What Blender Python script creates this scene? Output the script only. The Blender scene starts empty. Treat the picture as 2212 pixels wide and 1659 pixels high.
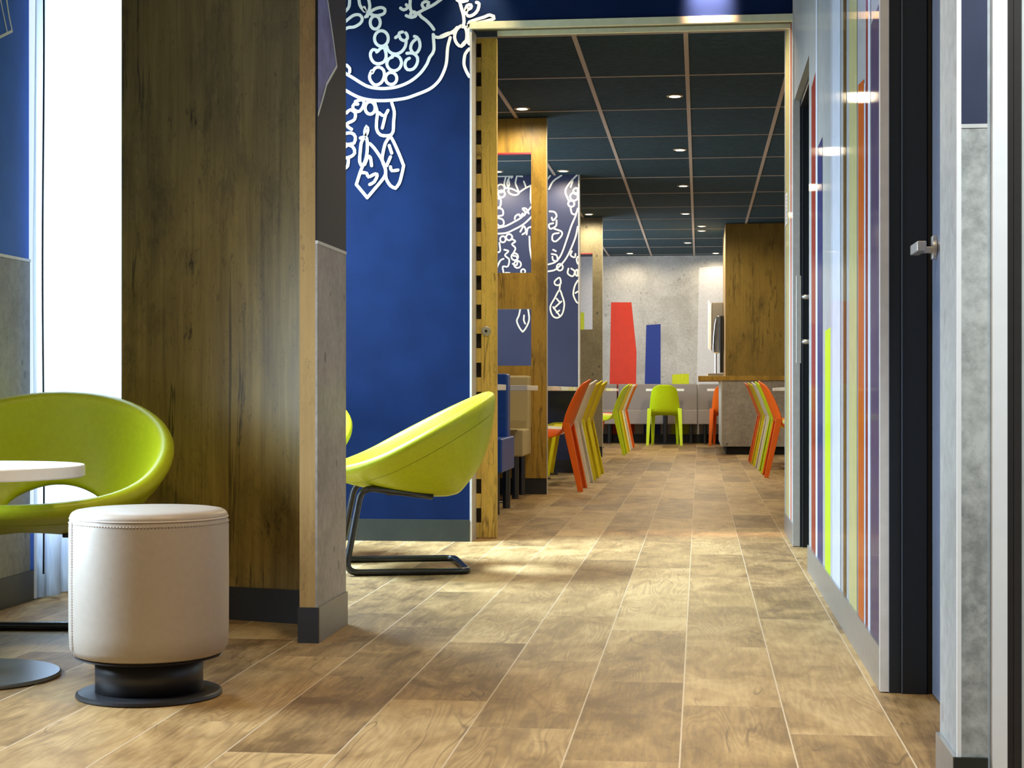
import bpy, bmesh, math, random
from mathutils import Vector, Matrix
C = bpy.context.scene
R = math.radians
PI = math.pi

# ------------------------------------------------------------------ camera
F_PX, CAM_H, HOR_Y, CX = 3571.0, 0.735, 846.0, 1106.0
YAW = math.atan(405.0 / F_PX)
cam = bpy.data.cameras.new('camera')
cam.sensor_fit = 'HORIZONTAL'; cam.sensor_width = 36.0
cam.lens = F_PX * 36.0 / 2212.0
cam.shift_y = (HOR_Y - 829.5) / 2212.0
cam.clip_end = 200
camo = bpy.data.objects.new('camera', cam); C.collection.objects.link(camo)
camo.location = (0, 0, CAM_H); camo.rotation_euler = (R(90), 0, YAW)
C.camera = camo

# ------------------------------------------------------------------ view, sky, large lights
C.view_settings.view_transform = 'Standard'; C.view_settings.look = 'None'
C.view_settings.gamma = 1.0; C.view_settings.use_curve_mapping = False
C.view_settings.exposure = 0.0
w = bpy.data.worlds.new('sky'); C.world = w; w.use_nodes = True
bg = w.node_tree.nodes['Background']
bg.inputs[0].default_value = (0.80, 0.90, 1.0, 1); bg.inputs[1].default_value = 1.1
try:
    C.cycles.max_bounces = 8; C.cycles.diffuse_bounces = 5; C.cycles.glossy_bounces = 4
    C.cycles.transparent_max_bounces = 16; C.cycles.sample_clamp_indirect = 4.0
    C.cycles.caustics_reflective = False; C.cycles.caustics_refractive = False
except Exception:
    pass

def area(name, loc, rot, sx, sy, energy, col, spread=180):
    l = bpy.data.lights.new(name, 'AREA'); l.shape = 'RECTANGLE'; l.size = sx; l.size_y = sy
    l.energy = energy; l.color = col; l.spread = R(spread)
    o = bpy.data.objects.new(name, l); C.collection.objects.link(o)
    o.location = loc; o.rotation_euler = rot
    return o
# daylight arriving through the windows of the left wall (outside the glass, shining in)
area('window_daylight', (-2.86, 7.18, 2.80), (0, R(-30), 0), 0.9, 1.35, 260, (0.66, 0.85, 1.0), 110)
area('window_daylight', (-2.80, 6.02, 1.20), (0, R(-90), 0), 1.9, 0.80, 50, (0.74, 0.87, 1.0))
area('window_daylight', (-2.47, 3.78, 0.86), (0, R(-74), 0), 0.9, 0.75, 42, (0.68, 0.84, 1.0), 112)
area('window_daylight', (-2.80, 13.6, 1.75), (0, R(-90), 0), 1.7, 2.0, 50, (0.86, 0.94, 1.0))
area('window_daylight', (-2.80, 20.8, 1.75), (0, R(-90), 0), 1.7, 3.4, 105, (0.86, 0.94, 1.0))
# the lobby's own warm ceiling lamps, outside the frame above the walkway
area('lobby_ceiling_lamp', (-0.25, 3.1, 2.97), (0, 0, 0), 0.35, 0.35, 23, (1.0, 0.76, 0.46), 125)
area('lobby_ceiling_lamp', (-1.65, 2.3, 2.97), (0, 0, 0), 0.35, 0.35, 17, (1.0, 0.80, 0.52), 125)
area('lobby_ceiling_lamp', (-0.72, 6.9, 2.97), (0, 0, 0), 0.35, 0.35, 15, (1.0, 0.80, 0.52), 120)
# unseen cool fill spot, added to brighten the doorway pier on the right
pl_ = bpy.data.lights.new('pier_fill_spot', 'SPOT'); pl_.energy = 380; pl_.spot_size = R(33); pl_.spot_blend = .8; pl_.color = (0.88, 0.96, 1.0); pl_.shadow_soft_size = .06
po_ = bpy.data.objects.new('pier_fill_spot', pl_); C.collection.objects.link(po_); po_.location = (0.40, 1.45, 2.94)
from mathutils import Vector as _V
po_.rotation_euler = (_V((0.52, 2.95, 0.95)) - po_.location).to_track_quat('-Z', 'Y').to_euler()

# ------------------------------------------------------------------ node materials
class NT:
    def __init__(s, name):
        s.m = bpy.data.materials.new(name); s.m.use_nodes = True
        s.t = s.m.node_tree; s.b = s.t.nodes['Principled BSDF']; s.out = s.t.nodes['Material Output']
    def n(s, kind, **kw):
        nd = s.t.nodes.new(kind)
        for k, v in kw.items():
            if k[0] == 'i' and k[1:].isdigit(): s.put(nd.inputs[int(k[1:])], v)
            else: setattr(nd, k, v)
        return nd
    def put(s, sock, v):
        if hasattr(v, 'is_output') or isinstance(v, bpy.types.NodeSocket): s.t.links.new(v, sock)
        else: sock.default_value = v
    def math(s, op, a, b=0.0, c=0.0):
        nd = s.t.nodes.new('ShaderNodeMath'); nd.operation = op
        s.put(nd.inputs[0], a); s.put(nd.inputs[1], b); s.put(nd.inputs[2], c)
        return nd.outputs[0]
    def mix(s, f, a, b, mode='MIX'):
        nd = s.t.nodes.new('ShaderNodeMix'); nd.data_type = 'RGBA'; nd.blend_type = mode
        s.put(nd.inputs[0], f); s.put(nd.inputs[6], a); s.put(nd.inputs[7], b)
        return nd.outputs[2]
    def ramp(s, f, stops):
        nd = s.t.nodes.new('ShaderNodeValToRGB'); s.put(nd.inputs[0], f)
        el = nd.color_ramp.elements
        while len(el) < len(stops): el.new(0.5)
        for e, (p, c) in zip(el, stops):
            e.position = p; e.color = c if len(c) == 4 else (*c, 1)
        return nd.outputs[0]
    def coord(s, which='Object'):
        return s.n('ShaderNodeTexCoord').outputs[which]
    def mapping(s, v, sc, loc=(0, 0, 0)):
        nd = s.t.nodes.new('ShaderNodeMapping'); s.put(nd.inputs[0], v)
        nd.inputs['Location'].default_value = loc; nd.inputs['Scale'].default_value = sc
        return nd.outputs[0]
    def noise(s, v, scale=1, detail=4, rough=.5, dist=0):
        nd = s.t.nodes.new('ShaderNodeTexNoise'); s.put(nd.inputs['Vector'], v)
        nd.inputs['Scale'].default_value = scale; nd.inputs['Detail'].default_value = detail
        nd.inputs['Roughness'].default_value = rough; nd.inputs['Distortion'].default_value = dist
        return nd.outputs[0]
    def vor(s, v, scale=1, rnd=1.0):
        nd = s.t.nodes.new('ShaderNodeTexVoronoi'); s.put(nd.inputs['Vector'], v)
        nd.inputs['Scale'].default_value = scale; nd.inputs['Randomness'].default_value = rnd
        return nd.outputs['Distance']
    def bump(s, h, strength=.2, dist=.002):
        nd = s.t.nodes.new('ShaderNodeBump'); s.put(nd.inputs['Height'], h)
        nd.inputs['Strength'].default_value = strength; nd.inputs['Distance'].default_value = dist
        s.t.links.new(nd.outputs[0], s.b.inputs['Normal'])
    def fin(s, col=None, rough=None, metal=None, coat=None, spec=None):
        if col is not None: s.put(s.b.inputs['Base Color'], col)
        if rough is not None: s.put(s.b.inputs['Roughness'], rough)
        if metal is not None: s.b.inputs['Metallic'].default_value = metal
        if coat is not None:
            s.b.inputs['Coat Weight'].default_value = coat[0]; s.b.inputs['Coat Roughness'].default_value = coat[1]
        if spec is not None: s.b.inputs['Specular IOR Level'].default_value = spec
        return s.m

def plain(name, col, rough=.5, metal=0.0, coat=None, spec=None, var=.06, scale=30, bump=0.0):
    t = NT(name); v = t.coord()
    nz = t.noise(v, scale, 3)
    c0 = tuple(max(0, x * (1 - var)) for x in col); c1 = tuple(min(1, x * (1 + var)) for x in col)
    c = t.ramp(nz, [(.3, c0), (.7, c1)])
    if bump: t.bump(t.noise(v, scale * 6, 2), bump, .001)
    return t.fin(c, rough, metal, coat, spec)

def fabric(name, col, rough=.75, scale=260):
    t = NT(name); v = t.coord()
    nz = t.noise(v, scale, 2)
    c = t.ramp(nz, [(.25, tuple(x * .82 for x in col)), (.75, tuple(min(1, x * 1.12) for x in col))])
    t.bump(nz, .25, .001)
    return t.fin(c, rough)

def concrete(name, a, b, spots=(.10, .10, .095), rough=.45):
    t = NT(name); v = t.coord()
    big = t.noise(v, 2.2, 6, .6, .4)
    fine = t.noise(v, 34, 5, .7)
    f = t.math('ADD', t.math('MULTIPLY', big, .55), t.math('MULTIPLY', fine, .45))
    c = t.ramp(f, [(.40, a), (.59, b)])
    d = t.vor(t.mapping(v, (1, 1, .8)), 9.0)
    sel = t.math('LESS_THAN', d, t.math('MULTIPLY', t.noise(v, 4, 2), .22))
    c = t.mix(t.math('MULTIPLY', sel, .75), c, (*spots, 1))
    t.bump(fine, .15, .002)
    return t.fin(c, rough)

def wood_panel(name, light, mid, dark, rough=.42, seed=(0, 0, 0)):
    """oak laminate: grain runs along z"""
    t = NT(name); v = t.coord()
    p = t.mapping(v, (1, 1, 1), seed)
    warp = t.noise(t.mapping(p, (3, 3, .7)), 1.0, 3, .5)
    g1 = t.noise(t.mapping(p, (22, 22, 1.0)), 1.0, 7, .62, .9)
    g2 = t.noise(t.mapping(p, (120, 120, 3.0)), 1.0, 3, .6)
    blot = t.noise(t.mapping(p, (5, 5, 1.6)), 1.0, 5, .6, .6)
    f = t.math('ADD', t.math('MULTIPLY', g1, .45), t.math('ADD', t.math('MULTIPLY', g2, .18), t.math('MULTIPLY', blot, .37)))
    c = t.ramp(f, [(.33, mid), (.50, tuple((a + b) / 2 for a, b in zip(light, mid))), (.66, light)])
    # long dark cracks
    cr = t.noise(t.mapping(p, (9, 9, .55), (3.1, 0, 0)), 1.0, 4, .6, .5)
    crm = t.ramp(t.math('ABSOLUTE', t.math('SUBTRACT', cr, .5)), [(0.0, (1, 1, 1)), (.017, (0, 0, 0))])
    gate = t.ramp(t.noise(t.mapping(p, (4, 4, 1.1), (7, 2, 0)), 1.0, 3), [(.45, (0, 0, 0)), (.56, (1, 1, 1))])
    c = t.mix(t.math('MULTIPLY', t.math('MULTIPLY', crm, gate), .8), c, (*dark, 1))
    # knots, torn out of round by the grain
    wv = t.n('ShaderNodeTexNoise'); t.put(wv.inputs['Vector'], t.mapping(p, (14, 14, 5))); wv.inputs['Detail'].default_value = 4
    sc_ = t.n('ShaderNodeVectorMath', operation='SCALE', i0=wv.outputs[1]); sc_.inputs[3].default_value = .085
    pk = t.n('ShaderNodeVectorMath', operation='ADD', i0=p, i1=sc_.outputs[0]).outputs[0]
    vn = t.t.nodes.new('ShaderNodeTexVoronoi'); t.put(vn.inputs['Vector'], t.mapping(pk, (7.0, 7.0, 3.0))); vn.inputs['Scale'].default_value = 1.0
    rnd = t.n('ShaderNodeSeparateXYZ', i0=vn.outputs['Color']).outputs[0]
    size = t.math('ADD', .05, t.math('MULTIPLY', rnd, .17))
    kn = t.ramp(t.math('DIVIDE', vn.outputs['Distance'], size), [(.25, (1, 1, 1)), (.62, (.35, .35, .35)), (1.0, (0, 0, 0))])
    kn = t.math('MULTIPLY', kn, t.math('GREATER_THAN', rnd, .45))
    c = t.mix(t.math('MULTIPLY', kn, .85), c, (*dark, 1))
    # thin dark grain flecks
    fl_ = t.ramp(t.noise(t.mapping(pk, (70, 70, 4.5), (2, 4, 1)), 1.0, 3, .55), [(.60, (0, 0, 0)), (.70, (1, 1, 1))])
    c = t.mix(t.math('MULTIPLY', fl_, .40), c, (*dark, 1))
    # smoky patches
    sm = t.ramp(t.noise(t.mapping(pk, (5.2, 5.2, 2.1), (1, 5, 2)), 1.0, 5, .65, .8), [(.50, (0, 0, 0)), (.72, (1, 1, 1))])
    c = t.mix(t.math('MULTIPLY', sm, .60), c, (*dark, 1))
    t.bump(g2, .08, .001)
    return t.fin(c, rough)

def floor_material():
    t = NT('wood_effect_floor_tile'); v = t.coord()
    sp = t.n('ShaderNodeSeparateXYZ', i0=v)
    X, Y = sp.outputs[0], sp.outputs[1]
    W, L = .2305, .9050
    u = t.math('DIVIDE', t.math('ADD', X, .039), W)
    col = t.math('FLOOR', u); fu = t.math('SUBTRACT', u, col)
    vv = t.math('DIVIDE', t.math('ADD', t.math('SUBTRACT', Y, 3.894), t.math('MULTIPLY', col, .301)), L)
    row = t.math('FLOOR', vv); fv = t.math('SUBTRACT', vv, row)
    cell = t.n('ShaderNodeCombineXYZ', i0=col, i1=row, i2=0.0).outputs[0]
    wn = t.n('ShaderNodeTexWhiteNoise', noise_dimensions='3D', i0=cell)
    rv, rc = wn.outputs[0], wn.outputs[1]
    off = t.n('ShaderNodeVectorMath', operation='SCALE', i0=rc); off.inputs[3].default_value = 40.0
    pos = t.n('ShaderNodeVectorMath', operation='ADD', i0=v, i1=off.outputs[0]).outputs[0]
    warp = t.noise(t.mapping(pos, (5, 2.4, 1)), 1.0, 3, .5, .4)
    # flowing figure: contour lines of a stretched noise
    fig = t.noise(t.mapping(pos, (9.0, .95, 1)), 1.0, 2, .40, .55)
    rings = t.math('FRACT', t.math('MULTIPLY', fig, 21.0))
    ringm = t.ramp(rings, [(0.0, (.9, .9, .9)), (.22, (.40, .40, .40)), (.55, (0, 0, 0)), (.85, (.35, .35, .35)), (1.0, (.9, .9, .9))])
    rg = t.ramp(t.noise(t.mapping(pos, (3.5, 1.6, 1), (3, 9, 0)), 1.0, 2), [(.42, (0, 0, 0)), (.62, (1, 1, 1))])
    grain = t.noise(t.mapping(pos, (95, 7, 1)), 1.0, 5, .65, .5)
    blot = t.noise(t.mapping(pos, (7, 3, 1)), 1.0, 5, .6, .8)
    f = t.math('ADD', t.math('MULTIPLY', grain, .35), t.math('MULTIPLY', blot, .65))
    f = t.math('ADD', f, t.math('MULTIPLY', t.math('SUBTRACT', rv, .5), .24))
    c = t.ramp(f, [(.32, (.150, .088, .033)), (.49, (.345, .219, .088)), (.67, (.53, .370, .170))])
    c = t.mix(t.math('MULTIPLY', t.math('MULTIPLY', ringm, rg), .58), c, (.15, .090, .042, 1))
    # cracks and knots
    cr = t.noise(t.mapping(pos, (7, 1.3, 1), (5, 1, 0)), 1.0, 2, .5, .9)
    crm = t.ramp(t.math('ABSOLUTE', t.math('SUBTRACT', cr, .5)), [(0.0, (1, 1, 1)), (.012, (0, 0, 0))])
    gate = t.ramp(t.noise(t.mapping(pos, (3, 2, 1), (2, 7, 0)), 1.0, 2), [(.54, (0, 0, 0)), (.66, (1, 1, 1))])
    c = t.mix(t.math('MULTIPLY', t.math('MULTIPLY', crm, gate), .7), c, (.08, .047, .025, 1))
    kd = t.vor(t.mapping(pos, (3.6, 2.4, 1)), 1.0)
    kn = t.ramp(kd, [(.03, (1, 1, 1)), (.13, (0, 0, 0))])
    c = t.mix(t.math('MULTIPLY', kn, .70), c, (.10, .06, .030, 1))
    # joints
    du = t.math('MULTIPLY', t.math('MINIMUM', fu, t.math('SUBTRACT', 1.0, fu)), W)
    dv = t.math('MULTIPLY', t.math('MINIMUM', fv, t.math('SUBTRACT', 1.0, fv)), L)
    ju = t.math('LESS_THAN', du, .0017); jv = t.math('LESS_THAN', dv, .0013)
    c = t.mix(t.math('MULTIPLY', jv, .55), c, (.30, .22, .14, 1))
    c = t.mix(t.math('MULTIPLY', ju, .75), c, (.60, .49, .34, 1))
    t.bump(t.math('SUBTRACT', t.math('MULTIPLY', grain, .3), ju), .12, .002)
    ro = t.math('ADD', .40, t.math('MULTIPLY', grain, .18))
    return t.fin(c, ro, spec=.28)

def ceiling_material():
    t = NT('dark_acoustic_tile'); v = t.coord()
    a = t.noise(t.mapping(v, (18, 60, 1)), 1.0, 5, .7, .5)
    c = t.ramp(a, [(.32, (.011, .027, .039)), (.70, (.040, .090, .122))])
    t.bump(a, .6, .004)
    return t.fin(c, .85, spec=.2)

def curtain_material():
    t = NT('sheer_white_curtain'); t.t.nodes.remove(t.b)
    tr = t.n('ShaderNodeBsdfTranslucent'); tr.inputs[0].default_value = (.82, .89, 1.0, 1)
    di = t.n('ShaderNodeBsdfDiffuse'); di.inputs[0].default_value = (.24, .30, .42, 1)
    tp = t.n('ShaderNodeBsdfTransparent'); tp.inputs[0].default_value = (.9, .95, 1, 1)
    m1 = t.n('ShaderNodeMixShader'); m1.inputs[0].default_value = .38
    t.t.links.new(tr.outputs[0], m1.inputs[1]); t.t.links.new(di.outputs[0], m1.inputs[2])
    weave = t.ramp(t.noise(t.mapping(t.coord(), (160, 160, 9)), 1.0, 2), [(.3, (.14, .14, .14)), (.7, (.34, .34, .34))])
    m2 = t.n('ShaderNodeMixShader', i0=weave)
    t.t.links.new(m1.outputs[0], m2.inputs[1]); t.t.links.new(tp.outputs[0], m2.inputs[2])
    t.t.links.new(m2.outputs[0], t.out.inputs[0])
    return t.m

def glass_material(name='clear_window_glass', tint=(.95, .98, 1)):
    t = NT(name); t.t.nodes.remove(t.b)
    tp = t.n('ShaderNodeBsdfTransparent'); tp.inputs[0].default_value = (*tint, 1)
    gl = t.n('ShaderNodeBsdfGlossy'); gl.inputs['Roughness'].default_value = .02
    fr = t.n('ShaderNodeFresnel'); fr.inputs[0].default_value = 1.35
    gm = t.n('ShaderNodeNewGeometry')
    m = t.n('ShaderNodeMixShader', i0=t.math('MULTIPLY', fr.outputs[0], t.math('SUBTRACT', 1.0, gm.outputs['Backfacing'])))
    t.t.links.new(tp.outputs[0], m.inputs[1]); t.t.links.new(gl.outputs[0], m.inputs[2])
    t.t.links.new(m.outputs[0], t.out.inputs[0])
    return t.m

def emit(name, col, strength):
    t = NT(name); t.t.nodes.remove(t.b)
    e = t.n('ShaderNodeEmission'); e.inputs[0].default_value = (*col, 1); e.inputs[1].default_value = strength
    t.t.links.new(e.outputs[0], t.out.inputs[0]); return t.m

def gloss(name, col):
    return plain(name, col, .45, coat=(.26, .05), spec=0.0, var=.05, scale=14)

M = dict(
    floor=floor_material(), ceil=ceiling_material(),
    ceil_white=plain('lobby_ceiling_paint', (.10, .10, .12), .8),
    grid=plain('ceiling_grid_metal', (.50, .42, .36), .5),
    navy=plain('navy_wall_paint', (.0050, .0155, .061), .42, var=.12, scale=6, spec=.10),
    navy2=plain('navy_mural_paint', (.028, .038, .100), .5, var=.06, scale=6),
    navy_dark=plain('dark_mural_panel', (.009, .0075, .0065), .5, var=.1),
    white_paint=plain('white_mural_paint', (.84, .86, .80), .55, var=.02),
    violet=plain('lavender_mural_paint', (.22, .22, .48), .5, var=.35, scale=12),
    wood=wood_panel('oak_laminate', (.47, .325, .086), (.165, .106, .024), (.017, .012, .0035)),
    wood_pale_lit=wood_panel('lit_oak_edge', (.47, .305, .115), (.33, .20, .07), (.08, .05, .028), seed=(5, 2, 3)),  # lighter copy of the oak, light on these faces put into the colour
    wood_door_lit=wood_panel('lit_oak_door', (.86, .62, .15), (.62, .42, .095), (.16, .095, .02), seed=(4, 1, 8)),  # brighter copy of the oak, stands in for missing lamp light
    wood_mid=wood_panel('mid_oak_laminate', (.40, .275, .055), (.25, .165, .032), (.06, .038, .008), seed=(2, 7, 5)),
    wood_warm_lit=wood_panel('warm_lit_oak_laminate', (.60, .38, .062), (.42, .255, .042), (.12, .07, .015), seed=(9, 4, 1)),  # golden copy of the oak, warm lamp light put into the colour
    conc=concrete('grey_concrete_panel', (.15, .14, .125), (.27, .26, .24)),
    conc_pier_lit=concrete('lit_grey_concrete_panel', (.26, .27, .255), (.55, .565, .53)),  # lighter copy of the dado concrete, cool light put into the colour
    navy_daylit=plain('navy_paint_daylit_left', (.040, .150, .62), .45, var=.08, scale=6, spec=.12),  # navy paint brightened, window daylight put into the colour
    conc_counter=concrete('counter_concrete', (.30, .275, .245), (.48, .45, .41)),
    conc_brown=concrete('warm_concrete_panel', (.25, .225, .20), (.42, .38, .35)),
    conc_pale=concrete('pale_concrete_wall', (.46, .45, .43), (.68, .67, .65), spots=(.35, .34, .33)),
    conc_olive=concrete('olive_concrete_screen', (.27, .24, .15), (.42, .38, .25)),
    conc_light=concrete('light_concrete_panel', (.31, .335, .345), (.45, .475, .485), spots=(.3, .3, .3)),
    base=plain('dark_skirting', (.030, .031, .036), .42),
    base_grey=plain('grey_metal_skirting', (.33, .34, .345), .30, metal=.55),
    base_green=plain('slate_skirting', (.022, .028, .024), .45),
    alu=plain('brushed_aluminium', (.56, .55, .52), .40, metal=.15),
    alu_pale=plain('pale_aluminium_edge', (.66, .66, .62), .38, metal=.2),
    anth=plain('anthracite_door_frame', (.012, .0155, .020), .42, spec=.4),
    anth_highlight=plain('bluish_frame_highlight', (.16, .20, .27), .3, metal=.5),  # paler blue stands in for the frame's edge highlight
    leaf=plain('slate_blue_door_leaf', (.17, .20, .28), .3),
    black=plain('black_rubber', (.006, .006, .006), .7),
    steel=plain('dark_tubular_steel', (.070, .074, .080), .26, metal=.75),
    chrome=plain('polished_chrome', (.75, .76, .78), .12, metal=1.0, var=.02),
    nickel=plain('satin_nickel', (.52, .50, .47), .32, metal=.45),
    lime=plain('lime_leatherette', (.50, .56, .012), .40, spec=.45, var=.05, scale=60, bump=.10),
    cream=plain('cream_leatherette', (.43, .37, .305), .42, var=.03, scale=60, bump=.16),
    white=plain('white_laminate', (.90, .90, .88), .35, var=.02),
    pouf_base=plain('charcoal_metal_base', (.024, .024, .028), .38),
    blue_seat=fabric('blue_leatherette', (.014, .085, .42), .38, 120),
    grey_seat=fabric('taupe_fabric', (.36, .31, .28)),
    beige_seat=fabric('beige_fabric', (.60, .50, .26)),
    piping=plain('tan_piping', (.60, .36, .20), .6),
    orange_p=plain('orange_plastic', (.94, .165, .008), .42, var=.03),
    white_p=plain('cream_plastic', (.90, .88, .76), .42, var=.03),
    yellow_p=plain('yellow_plastic', (.84, .72, .004), .42, var=.03),
    lime_p=plain('lime_plastic', (.62, .84, .006), .42, var=.03),
    red_paint=plain('red_wall_paint', (.80, .046, .014), .5, var=.05, scale=10),
    blue_paint=plain('blue_wall_paint', (.010, .042, .32), .5, var=.05),
    lime_paint=plain('lime_wall_paint', (.70, .78, .01), .5),
    wwhite=plain('white_wall_paint', (.80, .80, .84), .5),
    rail=plain('cream_metal_rail', (.74, .74, .52), .35, metal=.2),
    rail_dark=plain('bronze_channel', (.10, .085, .035), .5),
    red_edge=plain('red_lacquer_edge', (.55, .03, .05), .45),
    pink_edge=plain('pink_threshold', (.50, .30, .18), .5),
    curtain=curtain_material(), glass=glass_material(),
    bulb=emit('warm_lamp_disc', (1.0, .86, .55), 14.0),
    ring=plain('lamp_trim_ring', (.60, .48, .30), .4, metal=.3),
    machine=plain('grey_machine_shell', (.15, .14, .125), .45),
    black_gloss=plain('gloss_black_plastic', (.010, .010, .012), .18, coat=(.5, .05)),
    cord=plain('dark_cord', (.03, .06, .11), .6),
)
STR = dict(
    base=gloss('wallpaper_grey', (.37, .37, .37)), red=gloss('wallpaper_brick', (.24, .040, .026)),
    blue=gloss('wallpaper_indigo', (.045, .045, .13)), lime=gloss('wallpaper_lime', (.50, .64, .030)),
    lav=gloss('wallpaper_lavender', (.46, .46, .52)), white=gloss('wallpaper_white', (.58, .61, .70)),
    brown=gloss('wallpaper_brown', (.13, .070, .020)), khaki=gloss('wallpaper_cream', (.46, .42, .20)),
    orange=gloss('wallpaper_orange', (.46, .105, .018)), plum=gloss('wallpaper_plum', (.085, .062, .11)),
)

# ------------------------------------------------------------------ mesh helpers
def new_bm(): return bmesh.new()
def bx(bm, x0, x1, y0, y1, z0, z1, mi=0):
    v = [bm.verts.new(p) for p in ((x0, y0, z0), (x1, y0, z0), (x1, y1, z0), (x0, y1, z0), (x0, y0, z1), (x1, y0, z1), (x1, y1, z1), (x0, y1, z1))]
    for f in ((0, 3, 2, 1), (4, 5, 6, 7), (0, 1, 5, 4), (1, 2, 6, 5), (2, 3, 7, 6), (3, 0, 4, 7)):
        bm.faces.new([v[i] for i in f]).material_index = mi
    return bm
def box(*a): return bx(new_bm(), *a)
def prism(bm, poly, d, mi=0):
    """poly: 3-D points of a planar face, extruded along d"""
    d = Vector(d); a = [bm.verts.new(p) for p in poly]; b = [bm.verts.new(Vector(p) + d) for p in poly]
    n = len(a)
    bm.faces.new(a).material_index = mi; bm.faces.new(b[::-1]).material_index = mi
    for i in range(n):
        bm.faces.new((a[i], b[i], b[(i + 1) % n], a[(i + 1) % n])).material_index = mi
    bmesh.ops.recalc_face_normals(bm, faces=bm.faces); return bm
def lathe(bm, prof, c=(0, 0, 0), n=48, axis='z'):
    rings = []
    for r, z in prof:
        ring = []
        for i in range(n):
            a = 2 * PI * i / n
            p = (r * math.cos(a), r * math.sin(a), z)
            if axis == 'y': p = (p[0], p[2], p[1])
            if axis == 'x': p = (p[2], p[0], p[1])
            ring.append(bm.verts.new((p[0] + c[0], p[1] + c[1], p[2] + c[2])))
        rings.append(ring)
    for a, b in zip(rings, rings[1:]):
        for i in range(n): bm.faces.new((a[i], a[(i + 1) % n], b[(i + 1) % n], b[i]))
    bm.faces.new(rings[0][::-1]); bm.faces.new(rings[-1])
    bmesh.ops.recalc_face_normals(bm, faces=bm.faces); return bm
def fillet(pts, r, k=6):
    pts = [Vector(p) for p in pts]; out = [pts[0]]
    for i in range(1, len(pts) - 1):
        p, a, b = pts[i], pts[i - 1], pts[i + 1]
        u = (a - p); vv = (b - p); rr = min(r, u.length * .48, vv.length * .48)
        u.normalize(); vv.normalize()
        s0, s1 = p + u * rr, p + vv * rr
        for j in range(k + 1):
            t = j / k; out.append((1 - t) ** 2 * s0 + 2 * t * (1 - t) * p + t * t * s1)
    out.append(pts[-1]); return out
def tube(bm, pts, r, n=12, closed=False):
    pts = [Vector(p) for p in pts]; rings = []; N = len(pts); up = None
    for i, p in enumerate(pts):
        if closed: d = pts[(i + 1) % N] - pts[i - 1]
        else: d = pts[min(i + 1, N - 1)] - pts[max(i - 1, 0)]
        d.normalize()
        if up is None:
            up = d.orthogonal().normalized()
        up = (up - d * up.dot(d)).normalized(); sd = d.cross(up)
        rings.append([bm.verts.new(p + r * (math.cos(2 * PI * k / n) * up + math.sin(2 * PI * k / n) * sd)) for k in range(n)])
    for i in range(N if closed else N - 1):
        a, b = rings[i], rings[(i + 1) % N]
        for k in range(n): bm.faces.new((a[k], a[(k + 1) % n], b[(k + 1) % n], b[k]))
    if not closed:
        bm.faces.new(rings[0][::-1]); bm.faces.new(rings[-1])
    bmesh.ops.recalc_face_normals(bm, faces=bm.faces); return bm

def obj(name, bm, mats, parent=None, smooth=False, bevel=0.0, seg=2, label=None):
    me = bpy.data.meshes.new(name); bm.to_mesh(me); bm.free()
    for m in (mats if isinstance(mats, (list, tuple)) else [mats]): me.materials.append(m)
    o = bpy.data.objects.new(name, me); C.collection.objects.link(o)
    if parent: o.parent = parent
    if smooth:
        for p in me.polygons: p.use_smooth = True
    if bevel:
        b = o.modifiers.new('bevel', 'BEVEL'); b.width = bevel; b.segments = seg; b.limit_method = 'ANGLE'; b.angle_limit = R(40)
        if seg > 1:
            for p in me.polygons: p.use_smooth = True
            o.modifiers.new('wn', 'WEIGHTED_NORMAL')
    if label: o['label'] = label
    return o
def thing(name, label, cat, loc=(0, 0, 0), rz=0, group=None):
    o = bpy.data.objects.new(name, None); C.collection.objects.link(o)
    o.location = loc; o.rotation_euler = (0, 0, rz); o.empty_display_size = .1
    return tag(o, label, cat, group)
def tag(o, label, cat, group=None):
    o['label'] = label; o['category'] = cat
    if group: o['group'] = group
    return o
def struct(name, bm, mats, label=None, parent=None, bevel=0.0):
    o = obj(name, bm, mats, parent, bevel=bevel)
    if parent is None: o['kind'] = 'structure'
    if label: o['label'] = label
    return o
def dup(root, loc, rz, label, group=None, mat=None):
    r = root.copy(); C.collection.objects.link(r); r.location = loc; r.rotation_euler = (0, 0, rz); r['label'] = label
    if group: r['group'] = group
    def rec(src, par):
        for ch in list(src.children):
            c = ch.copy(); C.collection.objects.link(c); c.parent = par
            if mat and c.type == 'MESH':
                c.material_slots[0].link = 'OBJECT'; c.material_slots[0].material = mat
            rec(ch, c)
    rec(root, r); return r

# measuring rays: a photo pixel to a point on a wall plane or floor
SN, CS = math.sin(YAW), math.cos(YAW)
def ray(px, py):
    u = (px - CX) / F_PX; v = (HOR_Y - py) / F_PX
    return Vector((-SN + u * CS, CS + u * SN, v))
def on_y(px, py, Y):
    r = ray(px, py); t = Y / r.y; return Vector((r.x * t, Y, CAM_H + r.z * t))
def on_x(px, py, X):
    r = ray(px, py); t = X / r.x; return Vector((X, r.y * t, CAM_H + r.z * t))

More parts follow.
